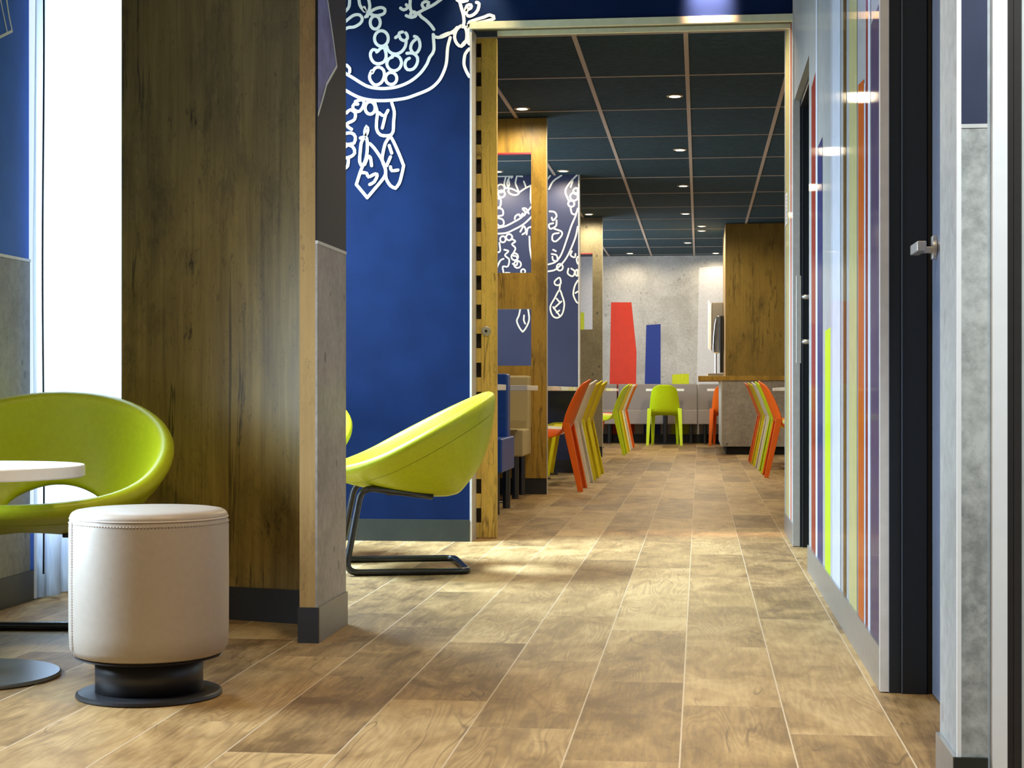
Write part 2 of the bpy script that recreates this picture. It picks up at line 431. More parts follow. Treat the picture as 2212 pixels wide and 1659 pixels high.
def smooth_line(pts, step=.012):
    """Catmull-Rom through the traced points"""
    P = [Vector(p) for p in pts]
    if len(P) == 2: return P
    Q = [P[0] * 2 - P[1]] + P + [P[-1] * 2 - P[-2]]
    closed = (P[0] - P[-1]).length < .02
    if closed: Q[0] = P[-2]; Q[-1] = P[1]
    out = []
    for i in range(1, len(Q) - 2):
        a, b, c, d = Q[i - 1:i + 3]
        k = max(2, int((c - b).length / step))
        for j in range(k):
            t = j / k
            out.append(.5 * ((2 * b) + (c - a) * t + (2 * a - 5 * b + 4 * c - d) * t * t + (3 * b - a - 3 * c + d) * t ** 3))
    out.append(P[-1]); return out
def stroke(bm, pts, width, nrm, lift, mi=0):
    pts = smooth_line(pts); nrm = Vector(nrm); N = len(pts); L = []; Rr = []
    for i, p in enumerate(pts):
        d = pts[min(i + 1, N - 1)] - pts[max(i - 1, 0)]
        if d.length < 1e-6: d = Vector((0, 0, 1))
        d.normalize(); s = d.cross(nrm) * (width / 2); q = p + nrm * lift
        L.append(bm.verts.new(q + s)); Rr.append(bm.verts.new(q - s))
    for i in range(N - 1): bm.faces.new((L[i], L[i + 1], Rr[i + 1], Rr[i])).material_index = mi
    for p, d in ((pts[0], pts[0] - pts[1]), (pts[-1], pts[-1] - pts[-2])):     # round ends
        q = p + nrm * (lift + 2e-5); d = d.normalized(); s = d.cross(nrm)
        bm.faces.new([bm.verts.new(q + width / 2 * (math.cos(a) * s + math.sin(a) * d)) for a in [PI * k / 6 for k in range(7)]]).material_index = mi

# ------------------------------------------------------------------ structure: floor, ceilings, walls
FAR = 24.0; XL = -2.345; XR = 2.45; XW = .446; CZ = 2.70; LZ = 3.0
struct('floor', box(XL - .1, XR + .1, -3.0, FAR + .1, -.08, 0), M['floor'])
struct('ceiling_lobby', box(XL - .1, XR + .1, -3.0, 8.19, LZ, LZ + .1), M['ceil_white'])
ceil = struct('ceiling_dining', box(XL, XR, 8.19, FAR, CZ, CZ + .08), M['ceil'])
bm = new_bm()
for k in range(-2, 6):
    x = -.075 + .614 * k
    if XL + .02 < x < XR - .02: bx(bm, x - .013, x + .013, 8.2, FAR, CZ - .004, CZ + .01)
y = 9.09
while y < FAR:
    bx(bm, XL + .01, XR - .01, y - .010, y + .010, CZ - .0035, CZ + .01); y += 1.222
obj('ceiling_grid', bm, M['grid'], ceil)

# left wall with its windows
def wall_x(name, xa, xb, y0, y1, z0, z1, wins, mats, parent=None):
    bm = new_bm(); ys = y0
    for (a, b, s, h) in wins:
        bx(bm, xa, xb, ys, a, z0, z1); bx(bm, xa, xb, a, b, z0, s); bx(bm, xa, xb, a, b, h, z1); ys = b
    bx(bm, xa, xb, ys, y1, z0, z1)
    return struct(name, bm, mats, parent=parent)
WINS = [(3.20, 4.30, .40, 2.6), (5.59, 7.93, .24, 2.85), (12.4, 14.6, .85, 2.6), (19.0, 22.6, .85, 2.6)]
wl = wall_x('wall_left', XL - .10, XL, -3.0, FAR, 0, LZ, WINS, M['navy_daylit'])
obj('concrete_dado', bx(bx(box(XL, XL + .006, -3.0, 3.20, .105, 1.19), XL, XL + .006, 3.20, 4.30, .105, .40), XL, XL + .006, 4.30, 5.585, .105, 1.19), M['conc'], wl)
obj('dado_strip', bx(box(XL, XL + .009, -3.0, 3.20, 1.19, 1.20), XL, XL + .009, 4.30, 5.585, 1.19, 1.20), M['alu_pale'], wl)
struct('baseboard_left', box(XL, XL + .012, -3.0, 7.95, 0, .105), M['base'])
for i, (a, b, s, h) in enumerate(WINS):
    bm = new_bm(); t = .035
    for q in ((a, a + t, s, h), (b - t, b, s, h), (a + t, b - t, s, s + t), (a + t, b - t, h - t, h)):
        bx(bm, XL - .075, XL - .035, q[0], q[1], q[2], q[3])
    wf = struct('window_%d' % (i + 1), bm, M['alu_pale'])
    obj('pane', box(XL - .058, XL - .052, a + t, b - t, s + t, h - t), M['glass'], wf)
# mural fragment near the top of the left wall
bm = new_bm()
def lw(cx, cy): return on_x(cx / 2.911, cy / 2.911, XL)
stroke(bm, [lw(33, -60), lw(52, 80), lw(75, 195)], .010, (1, 0, 0), .001)
stroke(bm, [lw(75, 195), lw(0, 232), lw(-60, 262)], .010, (1, 0, 0), .0012)
stroke(bm, [lw(-6, -40), lw(22, 100), lw(42, 195)], .008, (1, 0, 0), .0011)
obj('mural_drawing', bm, M['white_paint'], wl)

# sheer curtain
bm = new_bm(); prev = None; n = 130
ct = thing('sheer_curtain', 'long sheer white curtain glowing with daylight behind the oak wall panel', 'curtain', (-2.285, 6.75, 0))
for i in range(n + 1):
    y = -1.205 + .965 * i / n
    a = .022 * math.sin(y * 44) + .012 * math.sin(y * 97 + 1) + .008 * math.sin(y * 23)
    cur = []
    for z in (.012, .3, 1.2, 2.1, 2.93):
        k = .7 + .3 * math.sin(z * 1.7 + y * 5)
        yy = y + (.018 * math.sin(z * 2.6) if i < 20 else 0)
        cur.append(bm.verts.new((a * k, yy, z)))
    if prev:
        for j in range(4): bm.faces.new((prev[j], cur[j], cur[j + 1], prev[j + 1]))
    prev = cur
obj('drape', bm, M['curtain'], ct, smooth=True)
bm = new_bm()
tube(bm, [(.016, -1.218 + .006 * math.sin(z * 4), z) for z in [k * .1 for k in range(1, 30)]], .0035, 8)
obj('hem_cord', bm, M['cord'], ct, smooth=True)
bm = new_bm(); tube(bm, [(0, -1.225, 2.95), (0, 1.16, 2.95)], .012, 10)
obj('curtain_rail', bm, M['alu_pale'], ct)

# oak panel wall, angled, and the stub wall in front of it
a, b = Vector((-1.166, 5.099, 0)), Vector((-1.916, 5.332, 0))
dv = (b - a).normalized(); nn = Vector((-dv.y, dv.x, 0));
if nn.y < 0: nn = -nn
bm = new_bm(); prism(bm, [a, b, b + nn * .045, a + nn * .045], (0, 0, LZ))
struct('wall_oak_panel', bm, M['wood'])
bm = new_bm(); e = nn * -.010
prism(bm, [a + e, b + e, b - nn * .0005, a - nn * .0005], (0, 0, .106))
struct('baseboard_oak_panel', bm, M['base'])
SX0, SX1, SY0, SY1 = -1.163, -1.110, 4.737, 5.132
st = struct('wall_stub', box(SX0, SX1 - .006, SY0, SY1, 0, LZ), M['wood_pale_lit'])
obj('concrete_dado', box(SX1 - .006, SX1, SY0, SY1, 0, 1.168), M['conc_brown'], st)
obj('dado_strip', box(SX1 - .006, SX1 + .002, SY0, SY1, 1.168, 1.177), M['alu_pale'], st)
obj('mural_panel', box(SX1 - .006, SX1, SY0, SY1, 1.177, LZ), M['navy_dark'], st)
struct('baseboard_stub', bx(box(SX0 - .004, SX1 + .004, SY0 - .006, SY0, 0, .104), SX1 + .0005, SX1 + .006, SY0, SY1, 0, .104, 1), [M['base'], plain('skirting_sheen_face', (.20, .195, .185), .35)])  # side face lighter: sheen put into its colour
bm = new_bm()
def sw(cx, cy): return on_x(cx / 2.911, cy / 2.911, SX1)
pl = [(1997, -120), (2045, -120), (2057, 0), (2090, 230), (2115, 415), (2050, 530), (2040, 570), (1997, 720)]
f = bm.faces.new([bm.verts.new(sw(*p) + Vector((.001, 0, 0))) for p in pl])
for i in range(len(pl) - 2): stroke(bm, [sw(*pl[i + 1]), sw(*pl[i + 2])], .011, (1, 0, 0), .0015 + i * 1e-4, 1)
obj('mural_drawing', bm, [M['violet'], M['white_paint']], st)

# navy wall facing the camera, with the lintel over the opening
bm = box(XL, -1.118, 8.03, 8.19, 0, LZ); bx(bm, -1.118, XW, 8.03, 8.19, 2.545, LZ)
wm = struct('wall_middle', bm, M['navy'])
obj('edge_strip', box(-1.118, -1.108, 8.022, 8.19, 0, 2.515), M['alu'], wm)
struct('baseboard_middle', box(XL, -1.119, 8.018, 8.03, 0, .107), M['base_green'])
tr = struct('trim_1', box(-1.118, XW, 8.018, 8.045, 2.512, 2.546), M['rail'])
obj('channel', box(-1.105, XW, 8.045, 8.165, 2.53, 2.545), M['rail_dark'], tr)
obj('rear_rail', box(-1.0, XW - .005, 8.165, 8.19, 2.508, 2.545), M['rail'], tr)

# chandelier drawing on the navy wall, traced stroke by stroke
def circ(cx, cy, rx, ry, gap=0, start=0):
    n = 12; span = 2 * PI - gap
    return [(cx + rx * math.cos(start + span * i / n), cy + ry * math.sin(start + span * i / n)) for i in range(n + 1)]
S1 = [
 [(120,290),(180,225),(240,215),(290,185),(305,150),(285,120),(250,118),(215,135),(150,190)],
 [(150,110),(180,80),(200,50),(205,-20)],
 [(275,-30),(285,40),(310,75),(330,95),(320,60)], [(350,-30),(365,50),(355,90),(340,125),(330,135)],
 [(345,130),(370,95),(410,70),(455,60),(485,75),(480,105),(450,120),(410,125),(370,112)],
 circ(408,180,40,52), circ(457,307,55,62),
 [(570,300),(595,280),(600,262),(625,255)], [(600,285),(610,310),(640,325),(665,305),(660,275),(650,262)],
 [(655,325),(648,370),(620,410),(580,430),(540,425),(510,400),(500,370)],
 [(415,400),(390,395),(370,425),(375,465),(400,500),(440,508),(480,490),(495,450),(490,410),(475,380),(445,390),(420,415)],
 [(545,455),(515,470),(500,510),(520,550),(560,565),(600,545),(618,500),(600,455),(565,440),(540,450)],
 [(720,290),(755,315),(765,370),(745,415),(715,425),(690,390),(700,345),(730,315)],
 [(660,425),(710,425),(745,460),(740,510),(710,550),(665,555),(645,520),(655,480),(680,465)],
 [(380,565),(362,610),(375,650),(410,678),(455,660),(480,610),(475,560),(440,535),(405,545),(385,580)],
 circ(535,625,45,48),
 [(60,520),(180,590),(230,620),(340,685),(440,705),(540,700),(620,680),(700,640),(770,580),(820,510),(840,460),(875,400),(870,280)],
 [(60,640),(180,725),(290,780),(400,800),(520,800),(640,785),(720,760),(840,710),(910,650),(950,580),(975,500),(985,380),(1005,300)],
 [(870,275),(885,295),(940,295),(1030,250),(1060,220)], [(930,290),(990,265),(1040,262)],
 [(690,-30),(685,50),(700,95),(740,110)], [(610,65),(635,80),(670,60),(655,38)],
 [(655,125),(700,140),(740,110),(790,80),(870,40),(940,-10)], [(800,70),(780,40),(800,15),(835,20),(825,45)], circ(712,115,22,20),
 [(750,100),(775,135),(810,160),(850,200),(875,235)],
 [(1070,-30),(1090,50),(1110,120),(1115,180),(1105,215)], [(1060,0),(1090,15),(1140,5)],
 [(1125,90),(1140,45),(1170,40),(1170,65),(1140,80),(1130,110)], [(1215,20),(1235,30),(1225,80),(1195,115),(1160,130),(1145,125)],
 [(1095,205),(1055,240),(1040,300),(1060,350),(1095,370),(1130,330),(1138,270),(1125,220),(1095,205)],
 [(1180,235),(1150,270),(1155,320),(1175,350)], [(1095,370),(1125,330),(1165,345)],
 [(1165,225),(1190,212),(1245,200),(1245,175),(1280,135),(1320,120),(1355,150),(1375,195),(1380,205)],
 [(1160,390),(1125,430),(1115,510),(1135,570),(1172,610)],
 [(250,810),(300,795),(320,820),(300,870),(270,890),(230,865),(240,830),(270,830)],
 [(180,900),(210,875),(250,900),(245,950),(215,970),(185,985),(190,1010),(220,1030)],
 circ(368,860,40,50),
 [(405,820),(425,900),(420,960),(420,1030),(450,1075),(520,1080),(550,1050),(555,970),(560,890),(540,820)],
 [(440,900),(480,925),(510,880)], [(490,920),(475,980),(465,1020)],
 [(160,1065),(220,1060),(250,1090),(240,1140),(200,1150),(170,1170)], [(165,1145),(230,1170),(245,1220),(210,1250),(165,1260)], [(195,1270),(190,1320),(170,1340)],
 [(290,1100),(330,1085),(350,1040),(340,1005),(325,1050),(330,1085)], [(330,1090),(300,1130),(290,1200),(285,1290),(310,1320),(340,1240),(345,1130),(330,1090)],
 [(310,1320),(290,1370),(258,1470)], [(258,1470),(345,1575)], [(345,1575),(400,1510),(480,1410),(490,1350),(460,1270),(400,1180),(365,1145)],
 [(300,1375),(340,1380),(355,1410),(410,1385),(425,1400),(400,1450),(365,1470)], [(325,1310),(350,1250),(370,1255),(380,1320)],
 [(520,1095),(490,1140),(470,1220),(465,1280),(490,1350),(495,1420),(530,1480),(570,1500)], [(570,1500),(600,1460),(620,1390),(635,1320)], [(635,1320),(600,1230),(550,1120),(530,1090)],
 [(520,1160),(540,1220)], [(530,1250),(500,1320)], [(530,1330),(540,1360),(590,1355)], [(180,520),(205,545),(205,575)],
]
bm = new_bm()
for i, s in enumerate(S1):
    pts = [on_y(700 + x / 3.687, yy / 3.687, 8.03) for x, yy in s]
    pts = [p for p in pts if p.z < 2.98]
    pts = [Vector((min(p.x, -1.121) if p.z < 2.55 else p.x, p.y, p.z)) for p in pts]
    if len(pts) > 1: stroke(bm, pts, .0155, (0, -1, 0), .0012 + i * 4e-5)
obj('mural_drawing', bm, M['white_paint'], wm)

# right wall: pier, near door, striped run, far door, striped end
WT = .30   # wall thickness
def rw(name, y0, y1, z0=0, z1=LZ, m=None): return struct(name, box(XW, XW + WT, y0, y1, z0, z1), m or STR['base'])
struct('wall_right_front', box(XW, XW + WT, -3.0, 1.4, 0, LZ), M['conc_light'])
pier = struct('wall_right_pier', box(XW, .502, 2.95, 3.155, 0, LZ), M['conc_light'])
obj('concrete_dado', box(XW + .006, .4965, 2.944, 2.95, .10, 1.193), M['conc_pier_lit'], pier)
obj('dado_strip', box(XW + .006, .4965, 2.943, 2.95, 1.193, 1.20), M['alu_pale'], pier)
obj('mural_panel', box(XW + .006, .4965, 2.944, 2.95, 1.20, LZ), plain('dark_blue_panel', (.030, .038, .075), .4), pier)
obj('corner_strip', box(XW - .001, XW + .006, 2.942, 2.95, 0, LZ), M['white'], pier)
struct('baseboard_pier', bx(box(XW - .008, XW - .0005, 2.944, 3.155, 0, .10), XW - .008, .4965, 2.937, 2.9435, 0, .10, 1), [M['base_grey'], M['base_green']])
# the doorway nearest the camera: white casing, dark leaf edge, pale stop
d1 = struct('door_1', box(.5025, .527, 2.925, 2.99, 0, 2.15), M['white'])
obj('door_frame', bx(box(.5275, .5385, 2.935, 2.985, 0, 2.15), .5385, .549, 2.928, 2.985, 0, 2.15), plain('dark_bronze_frame', (.035, .030, .027), .35), d1)
obj('door_seal', box(.549, .552, 2.94, 2.98, 0, 2.15), M['black'], d1)
obj('door_leaf', box(.552, .590, 2.93, 2.975, 0, 2.15), M['alu_pale'], d1)
rwl = struct('wall_right_recess', box(.5025, XW + WT, 2.99, 3.155, 0, LZ), M['conc_light'])
# second doorway
struct('wall_right_over_door', box(XW, XW + WT, 3.155, 4.112, 2.15, LZ), STR['base'])
d2 = struct('door_2', box(.560, .60, 3.157, 4.09, .005, 2.10), M['leaf'])
bm = box(.459, .489, 4.108, 4.15, 0, 2.15); bx(bm, .489, .549, 4.100, 4.15, 0, 2.15)
obj('door_frame', bm, M['anth'], d2, bevel=.0015)
obj('frame_highlight', bx(box(.4878, .4900, 4.0985, 4.1, 0, 2.15), .4585, .4600, 4.106, 4.108, 0, 2.15), M['anth_highlight'], d2)  # thin pale strips drawn in as the frame's edge highlight
obj('door_seal', box(.549, .5595, 4.105, 4.15, 0, 2.15), M['black'], d2)
hd = lathe(new_bm(), [(.023, -.010), (.024, -.002), (.022, 0)], (.560, 4.02, 1.075), 24, 'x')
hp = obj('handle_plate', bx(hd, .549, .560, 4.005, 4.035, 1.050, 1.105), M['nickel'], d2, bevel=.003)
lv = box(.512, .553, 4.012, 4.028, 1.064, 1.080); bx(lv, .500, .522, 3.905, 4.030, 1.060, 1.084)
obj('lever', lv, M['nickel'], hp, bevel=.003)
# striped run
Y0, Y1 = 4.128, 6.868
ws = struct('wall_right', box(XW, XW + WT, Y0, Y1, 0, LZ), STR['base'])
obj('edge_strip', bx(box(XW - .008, .4585, 4.108, 4.128, .003, LZ), XW - .0075, XW - .0002, 4.128, 4.14, .003, LZ), M['alu'], ws)
struct('baseboard_right', box(XW - .007, XW - .0005, 4.128, Y1, 0, .107), M['base_grey'])
def ypx(px): return on_x(px, 900, XW).y
def zpx(px, py): return on_x(px, py, XW).z
stripes = [(1753.5,1762.5,'red',189,155),(1762.5,1766.5,'white',0,0),(1767,1777,'blue',318,296),(1783,1795,'lime',715,707),(1795,1799,'lav',0,0),(1799,1816,'white',0,0),
           (1822.5,1828.5,'brown',0,0),(1835,1852,'khaki',0,0),(1854.5,1867,'orange',184,171),(1867.5,1870.5,'white',180,180),(1871.5,1875.5,'red',0,0),(1875.8,1881,'white',0,0),(1882.5,1901,'plum',54,2)]
keys = list(STR); bm = new_bm()
for (p0, p1, k, t0, t1) in stripes:
    ya, yb = ypx(p0), ypx(p1)
    za = zpx(p0, t0) if t0 else LZ - .001; zb = zpx(p1, t1) if t1 else LZ - .001
    if p1 == 1901: yb = 4.141; 
    vs = [bm.verts.new(q) for q in ((XW - .0012, ya, .107), (XW - .0012, yb, .107), (XW - .0012, yb, zb), (XW - .0012, ya, za))]
    bm.faces.new(vs).material_index = keys.index(k)
obj('striped_wallpaper', bm, [STR[k] for k in keys], ws)
# far doorway
struct('wall_right_over_far_door', box(XW, XW + WT, Y1, 7.93, 2.115, LZ), STR['base'])
d3 = struct('door_3', box(.530, .57, Y1 + .002, 7.90, .005, 2.08), M['anth'])
bm = box(.474, .485, 7.918, 7.945, 0, 2.08); bx(bm, .485, .5295, 7.905, 7.945, 0, 2.08)
bx(bm, .474, .60, Y1 + .002, 7.945, 2.08, 2.113)
obj('door_frame', bm, M['anth'], d3)
obj('frame_highlight', box(.4835, .4855, 7.903, 7.905, 0, 2.08), M['anth_highlight'], d3)  # edge highlight drawn as a thin strip, as on the nearer door
hb = obj('handle', box(.440, .462, 7.655, 7.680, .865, 1.265), M['alu_pale'], d3, bevel=.001)
for z in (.963, 1.168):
    bm = new_bm(); tube(bm, [(.461, 7.667, z), (.530, 7.667, z)], .0105, 14); obj('standoff', bm, M['nickel'], hb, smooth=True)
obj('lock_cylinder', lathe(new_bm(), [(.012, 0), (.012, -.02), (.009, -.022)], (.530, 7.75, 1.065), 16, 'x'), M['chrome'], d3)
we = struct('wall_right_end', box(XW, XW + WT, 7.958, 8.74, 0, LZ), STR['base'])
obj('edge_strip', box(XW - .006, .472, 7.93, 7.958, .003, LZ), M['alu'], we)
bm = new_bm()
for (p0, p1, k) in ((1698.2, 1705.5, 'khaki'), (1705.5, 1708, 'white'), (1708, 1710.3, 'orange'), (1710.3, 1716, 'lav')):
    ya, yb = ypx(p0), max(ypx(p1), 7.959)
    bm.faces.new([bm.verts.new(q) for q in ((XW - .0012, ya, .107), (XW - .0012, yb, .107), (XW - .0012, yb, CZ), (XW - .0012, ya, CZ))]).material_index = keys.index(k)
obj('striped_wallpaper', bm, [STR[k] for k in keys], we)
obj('end_strip', box(XW - .004, XW + .01, 8.738, 8.745, 0, CZ), M['alu_pale'], we)
struct('baseboard_right_end', box(XW - .007, XW - .0015, 7.96, 8.74, 0, .107), M['base_grey'])
sg = obj('wall_notice', box(XW - .004, XW - .0016, 8.50, 8.66, 1.59, 1.75), M['wwhite'])
tag(sg, 'small white notice with blue vertical lettering on the glossy wall end', 'sign')
bm = new_bm()
for k in range(7): bx(bm, XW - .0046, XW - .0041, 8.53, 8.56, 1.605 + k * .02, 1.617 + k * .02)
bx(bm, XW - .0046, XW - .0041, 8.59, 8.60, 1.60, 1.74)
obj('lettering', bm, M['blue_paint'], sg)

# closing walls of both rooms
struct('wall_front', box(XL - .1, XR + .1, -3.1, -3.0, 0, LZ), M['conc_light'])
struct('wall_dining_right', box(XR, XR + .1, 8.74, FAR, 0, CZ), M['conc_pale'])
struct('wall_dining_near', box(XW + WT, XR + .1, 8.60, 8.74, 0, CZ + .08), M['conc_pale'])
struct('wall_lobby_right', box(XR, XR + .1, -3.0, 8.74, 0, LZ), M['conc_light'])
wb = struct('wall_back', box(XL - .1, XR + .1, FAR, FAR + .1, 0, CZ + .08), M['conc_pale'])
bm = new_bm()
blocks = [([(1320,653),(1364,653),(1375,760),(1374,828),(1370,960),(1314,960),(1317,828)], 0), ([(1396,702),(1427,700),(1427,960),(1390,960)], 1),
          ([(1452,809),(1488,807),(1490,960),(1450,960)], 2), ([(1510,578),(1562,574),(1575,960),(1503,960)], 3), ([(1240,552),(1281,552),(1281,711),(1240,712)], 3), ([(1235,675),(1262,675),(1262,712),(1235,712)], 2)]
for i, (pl, mi) in enumerate(blocks):
    vs = []
    for p in pl:
        q = on_y(*p, FAR); q.z = max(q.z, .1); q.y -= .001 + i * 2e-4; vs.append(bm.verts.new(q))
    bm.faces.new(vs).material_index = mi
obj('painted_blocks', bm, [M['red_paint'], M['blue_paint'], M['lime_paint'], M['wwhite']], wb)
struct('baseboard_back', box(XL, XR, FAR - .014, FAR - .002, 0, .12), M['base'])

# navy cross wall with a second drawing, between the booth and the second row
w2 = struct('wall_booth', box(XL, -1.090, 14.95, 15.07, 0, CZ), M['navy2'])
obj('edge_strip', box(-1.092, -1.080, 14.945, 15.07, 0, CZ), M['alu_pale'], w2)
struct('baseboard_booth', box(XL, -1.092, 14.936, 14.949, 0, .115), M['base'])
S2 = [
 [(150,525),(240,525),(290,525),(280,545)], [(270,530),(250,580),(260,620)], [(240,540),(230,590),(245,620),(265,600),(262,560)],
 circ(205,620,27,28), circ(210,660,24,25), [(180,690),(205,700),(200,750),(175,758)], [(175,760),(215,770),(220,810),(180,820)], [(180,830),(220,845),(225,880),(195,890),(175,870)],
 [(260,640),(270,620),(310,635),(335,655),(310,668),(275,660),(258,640)], [(320,525),(310,580),(320,610),(335,650)], [(335,650),(380,620),(440,590)],
 [(330,520),(360,535)], [(370,570),(385,610)], [(420,600),(420,700),(430,740)],
 [(150,908),(175,905),(240,890),(300,860),(350,830),(400,780),(445,725)], [(150,946),(240,940),(300,915),(370,875),(445,805)],
 [(305,840),(310,820),(335,805),(345,825),(360,800),(375,815),(380,790),(360,765),(385,765),(405,800)],
 circ(220,985,20,22), circ(265,970,22,22), [(345,930),(370,890),(385,930),(360,950)], [(390,950),(400,905),(440,895)],
 [(170,1080),(200,1070),(195,1010)], [(165,1215),(200,1140),(225,1125)], [(230,1060),(260,1070),(235,1100),(265,1130),(255,1180),(220,1180),(225,1225)],
 [(240,1225),(268,1226)], [(280,980),(310,1000),(285,1020),(310,1050),(290,1100),(320,1110),(320,1170),(290,1160)], circ(305,1110,24,25), circ(325,1165,25,25), circ(365,1215,15,16),
 [(410,965),(415,1060),(430,1140)],
 [(345,1480),(335,1530),(320,1570),(340,1620),(362,1648)], [(362,1648),(385,1620),(408,1560),(400,1480)], [(372,1530),(370,1565),(380,1590)],
 [(550,625),(580,570),(640,520)], [(535,560),(560,520)], [(750,520),(700,580),(668,640),(690,705)], [(720,570),(705,610)],
 circ(730,680,28,28), circ(745,640,20,22), circ(710,730,22,22), [(705,760),(715,800),(740,805),(760,770)],
 [(520,1168),(545,1165),(600,1145),(640,1090),(680,980),(710,890),(740,820),(768,765)], [(520,1218),(545,1215),(600,1200),(660,1140),(700,1070),(740,970),(768,895)],
 [(555,785),(590,790),(605,820),(580,850),(570,830)], [(605,850),(600,890),(560,910),(550,880),(580,870)], [(590,910),(640,930),(640,960),(600,1000),(575,990),(580,950),(620,940)],
 [(580,1060),(600,1070)], [(570,1090),(605,1100),(610,1140),(580,1135),(575,1110)], [(715,1070),(705,1100),(735,1115),(740,1090)],
 circ(628,1185,22,24), [(690,1195),(685,1230),(720,1250),(735,1215),(710,1195)], circ(752,1225,14,22), [(765,1110),(748,1130),(765,1160)],
 [(590,1290),(625,1260),(635,1300),(610,1315),(590,1300)], [(630,1310),(625,1350)],
 [(625,1350),(590,1410),(560,1470),(575,1530),(610,1548),(645,1520),(660,1450),(645,1390),(625,1350)],
 [(605,1410),(630,1440)], [(640,1430),(585,1480)], [(580,1470),(625,1530)], [(605,1510),(625,1495)],
 [(765,1280),(735,1320),(725,1380),(745,1430),(765,1440)], [(740,1370),(755,1360)],
 circ(60,700,60,70), circ(90,820,50,55), [(20,905),(90,920),(150,946)],
]
bm = new_bm()
for i, s in enumerate(S2):
    pts = [on_y(1020 + x / 3.317, 220 + yy / 3.317, 14.95) for x, yy in s]
    pts = [Vector((min(p.x, -1.096), p.y, min(p.z, CZ - .004))) for p in pts]
    stroke(bm, pts, .0150, (0, -1, 0), .0012 + i * 4e-5)
obj('mural_drawing', bm, M['white_paint'], w2)

# ------------------------------------------------------------------ sliding slatted panel beside the navy wall
sl = thing('sliding_panel', 'tall oak sliding panel with slotted edge and round lock beside the navy wall', 'door', (-1.048, 8.22, 0))
obj('stile', box(-.038, .040, -.012, .030, .004, 2.505), M['wood_door_lit'], sl, bevel=.002)
zs = [2.483 - .1457 * k for k in range(17)]
obj('slat', box(-.070, -.0385, -.012, .015, zs[0], 2.505), M['wood_door_lit'], sl)
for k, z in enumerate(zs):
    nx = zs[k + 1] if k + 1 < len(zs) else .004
    obj('slat', box(-.070, -.0385, -.012, .015, nx, z - .0735), M['wood_door_lit'], sl)
obj('slot_backing', box(-.070, -.0385, .016, .030, .004, 2.505), plain('dark_slot_wood', (.030, .018, .008), .6), sl)
lk = obj('lock', lathe(new_bm(), [(.024, 0), (.024, -.004), (.021, -.006)], (-.013, -.012, 1.038), 28, 'y'), M['nickel'], sl)
obj('keyhole', lathe(new_bm(), [(.007, 0), (.007, -.003)], (-.013, -.018, 1.038), 16, 'y'), M['black'], lk)
obj('floor_guide', box(-.050, .036, -.020, .04, .0005, .0035), M['pink_edge'], sl)

# ------------------------------------------------------------------ booth screens
def screen(name, label, y0, th, xr, zs, xl_open, mats, edge):
    t = thing(name, label, 'partition', (xr, y0, 0))
    bm = new_bm(); xl = XL + .003 - xr; xo = xl_open - xr; top = CZ - .006
    cur = .115
    xin = -.60
    for (z0, z1) in zs:
        bx(bm, xl, -.004, 0, th, cur, z0); bx(bm, xl, xin, 0, th, z0, z1); bx(bm, xo, -.004, 0, th, z0, z1); cur = z1
    bx(bm, xl, -.004, 0, th, cur, top)
    obj('panel', bm, mats[0], t)
    obj('edge_band', box(-.004, 0, -.001, th, 0, top), edge, t)
    obj('plinth', box(xl, -.0045, .004, th - .004, 0, .115), M['base'], t)
    return t
p1 = screen('booth_screen', 'oak booth screen with two square openings behind the blue bench', 11.78, .05, -1.083, [(.921, 1.328), (1.587, 2.449)], -1.198, [M['wood_warm_lit']], M['alu_pale'])
obj('opening_edge', box(XL + 1.15, -.1155, -.0008, .05, 2.438, 2.449), M['red_edge'], p1)
p2 = screen('booth_screen', 'concrete-look booth screen with one tall opening behind the row of yellow chairs', 18.6, .06, -1.083, [(1.434, 2.294)], -1.197, [M['conc_olive']], M['alu_pale'])
obj('opening_edge', box(XL + 1.15, -.1145, -.0008, .06, 2.286, 2.294), M['red_edge'], p2)

# ------------------------------------------------------------------ moulded dining chair (local +x is forward)
def chair_shell(profile, thick, dome=0.0):
    """lofted shell: (x, z, half width, edge curl dx, dz)"""
    bm = new_bm(); rows = []; n = 12
    for (x, z, hw, cx_, cz_) in profile:
        row = []
        for i in range(n + 1):
            s = -1 + 2 * i / n; e = abs(s) ** 3
            row.append(bm.verts.new((x + cx_ * e, hw * s, z + cz_ * e)))
        rows.append(row)
    for a, b in zip(rows, rows[1:]):
        for i in range(n): bm.faces.new((a[i], a[i + 1], b[i + 1], b[i]))
    bmesh.ops.recalc_face_normals(bm, faces=bm.faces)
    return bm
SEAT = [(.232, .405, .165, 0, -.01), (.245, .440, .185, 0, -.02), (.20, .458, .20, 0, -.05), (.10, .455, .21, 0, -.062), (0, .446, .212, 0, -.055), (-.06, .444, .212, .01, -.03), (-.098, .456, .210, .02, 0)]
BACK = [(-.100, .446, .210, .02, .006), (-.138, .480, .209, .05, .01), (-.163, .55, .203, .060, .01), (-.193, .63, .195, .058, .01), (-.224, .71, .182, .05, .008), (-.252, .775, .166, .045, 0), (-.269, .808, .145, .035, -.012), (-.276, .822, .115, .02, -.012), (-.277, .828, .07, .008, -.004)]
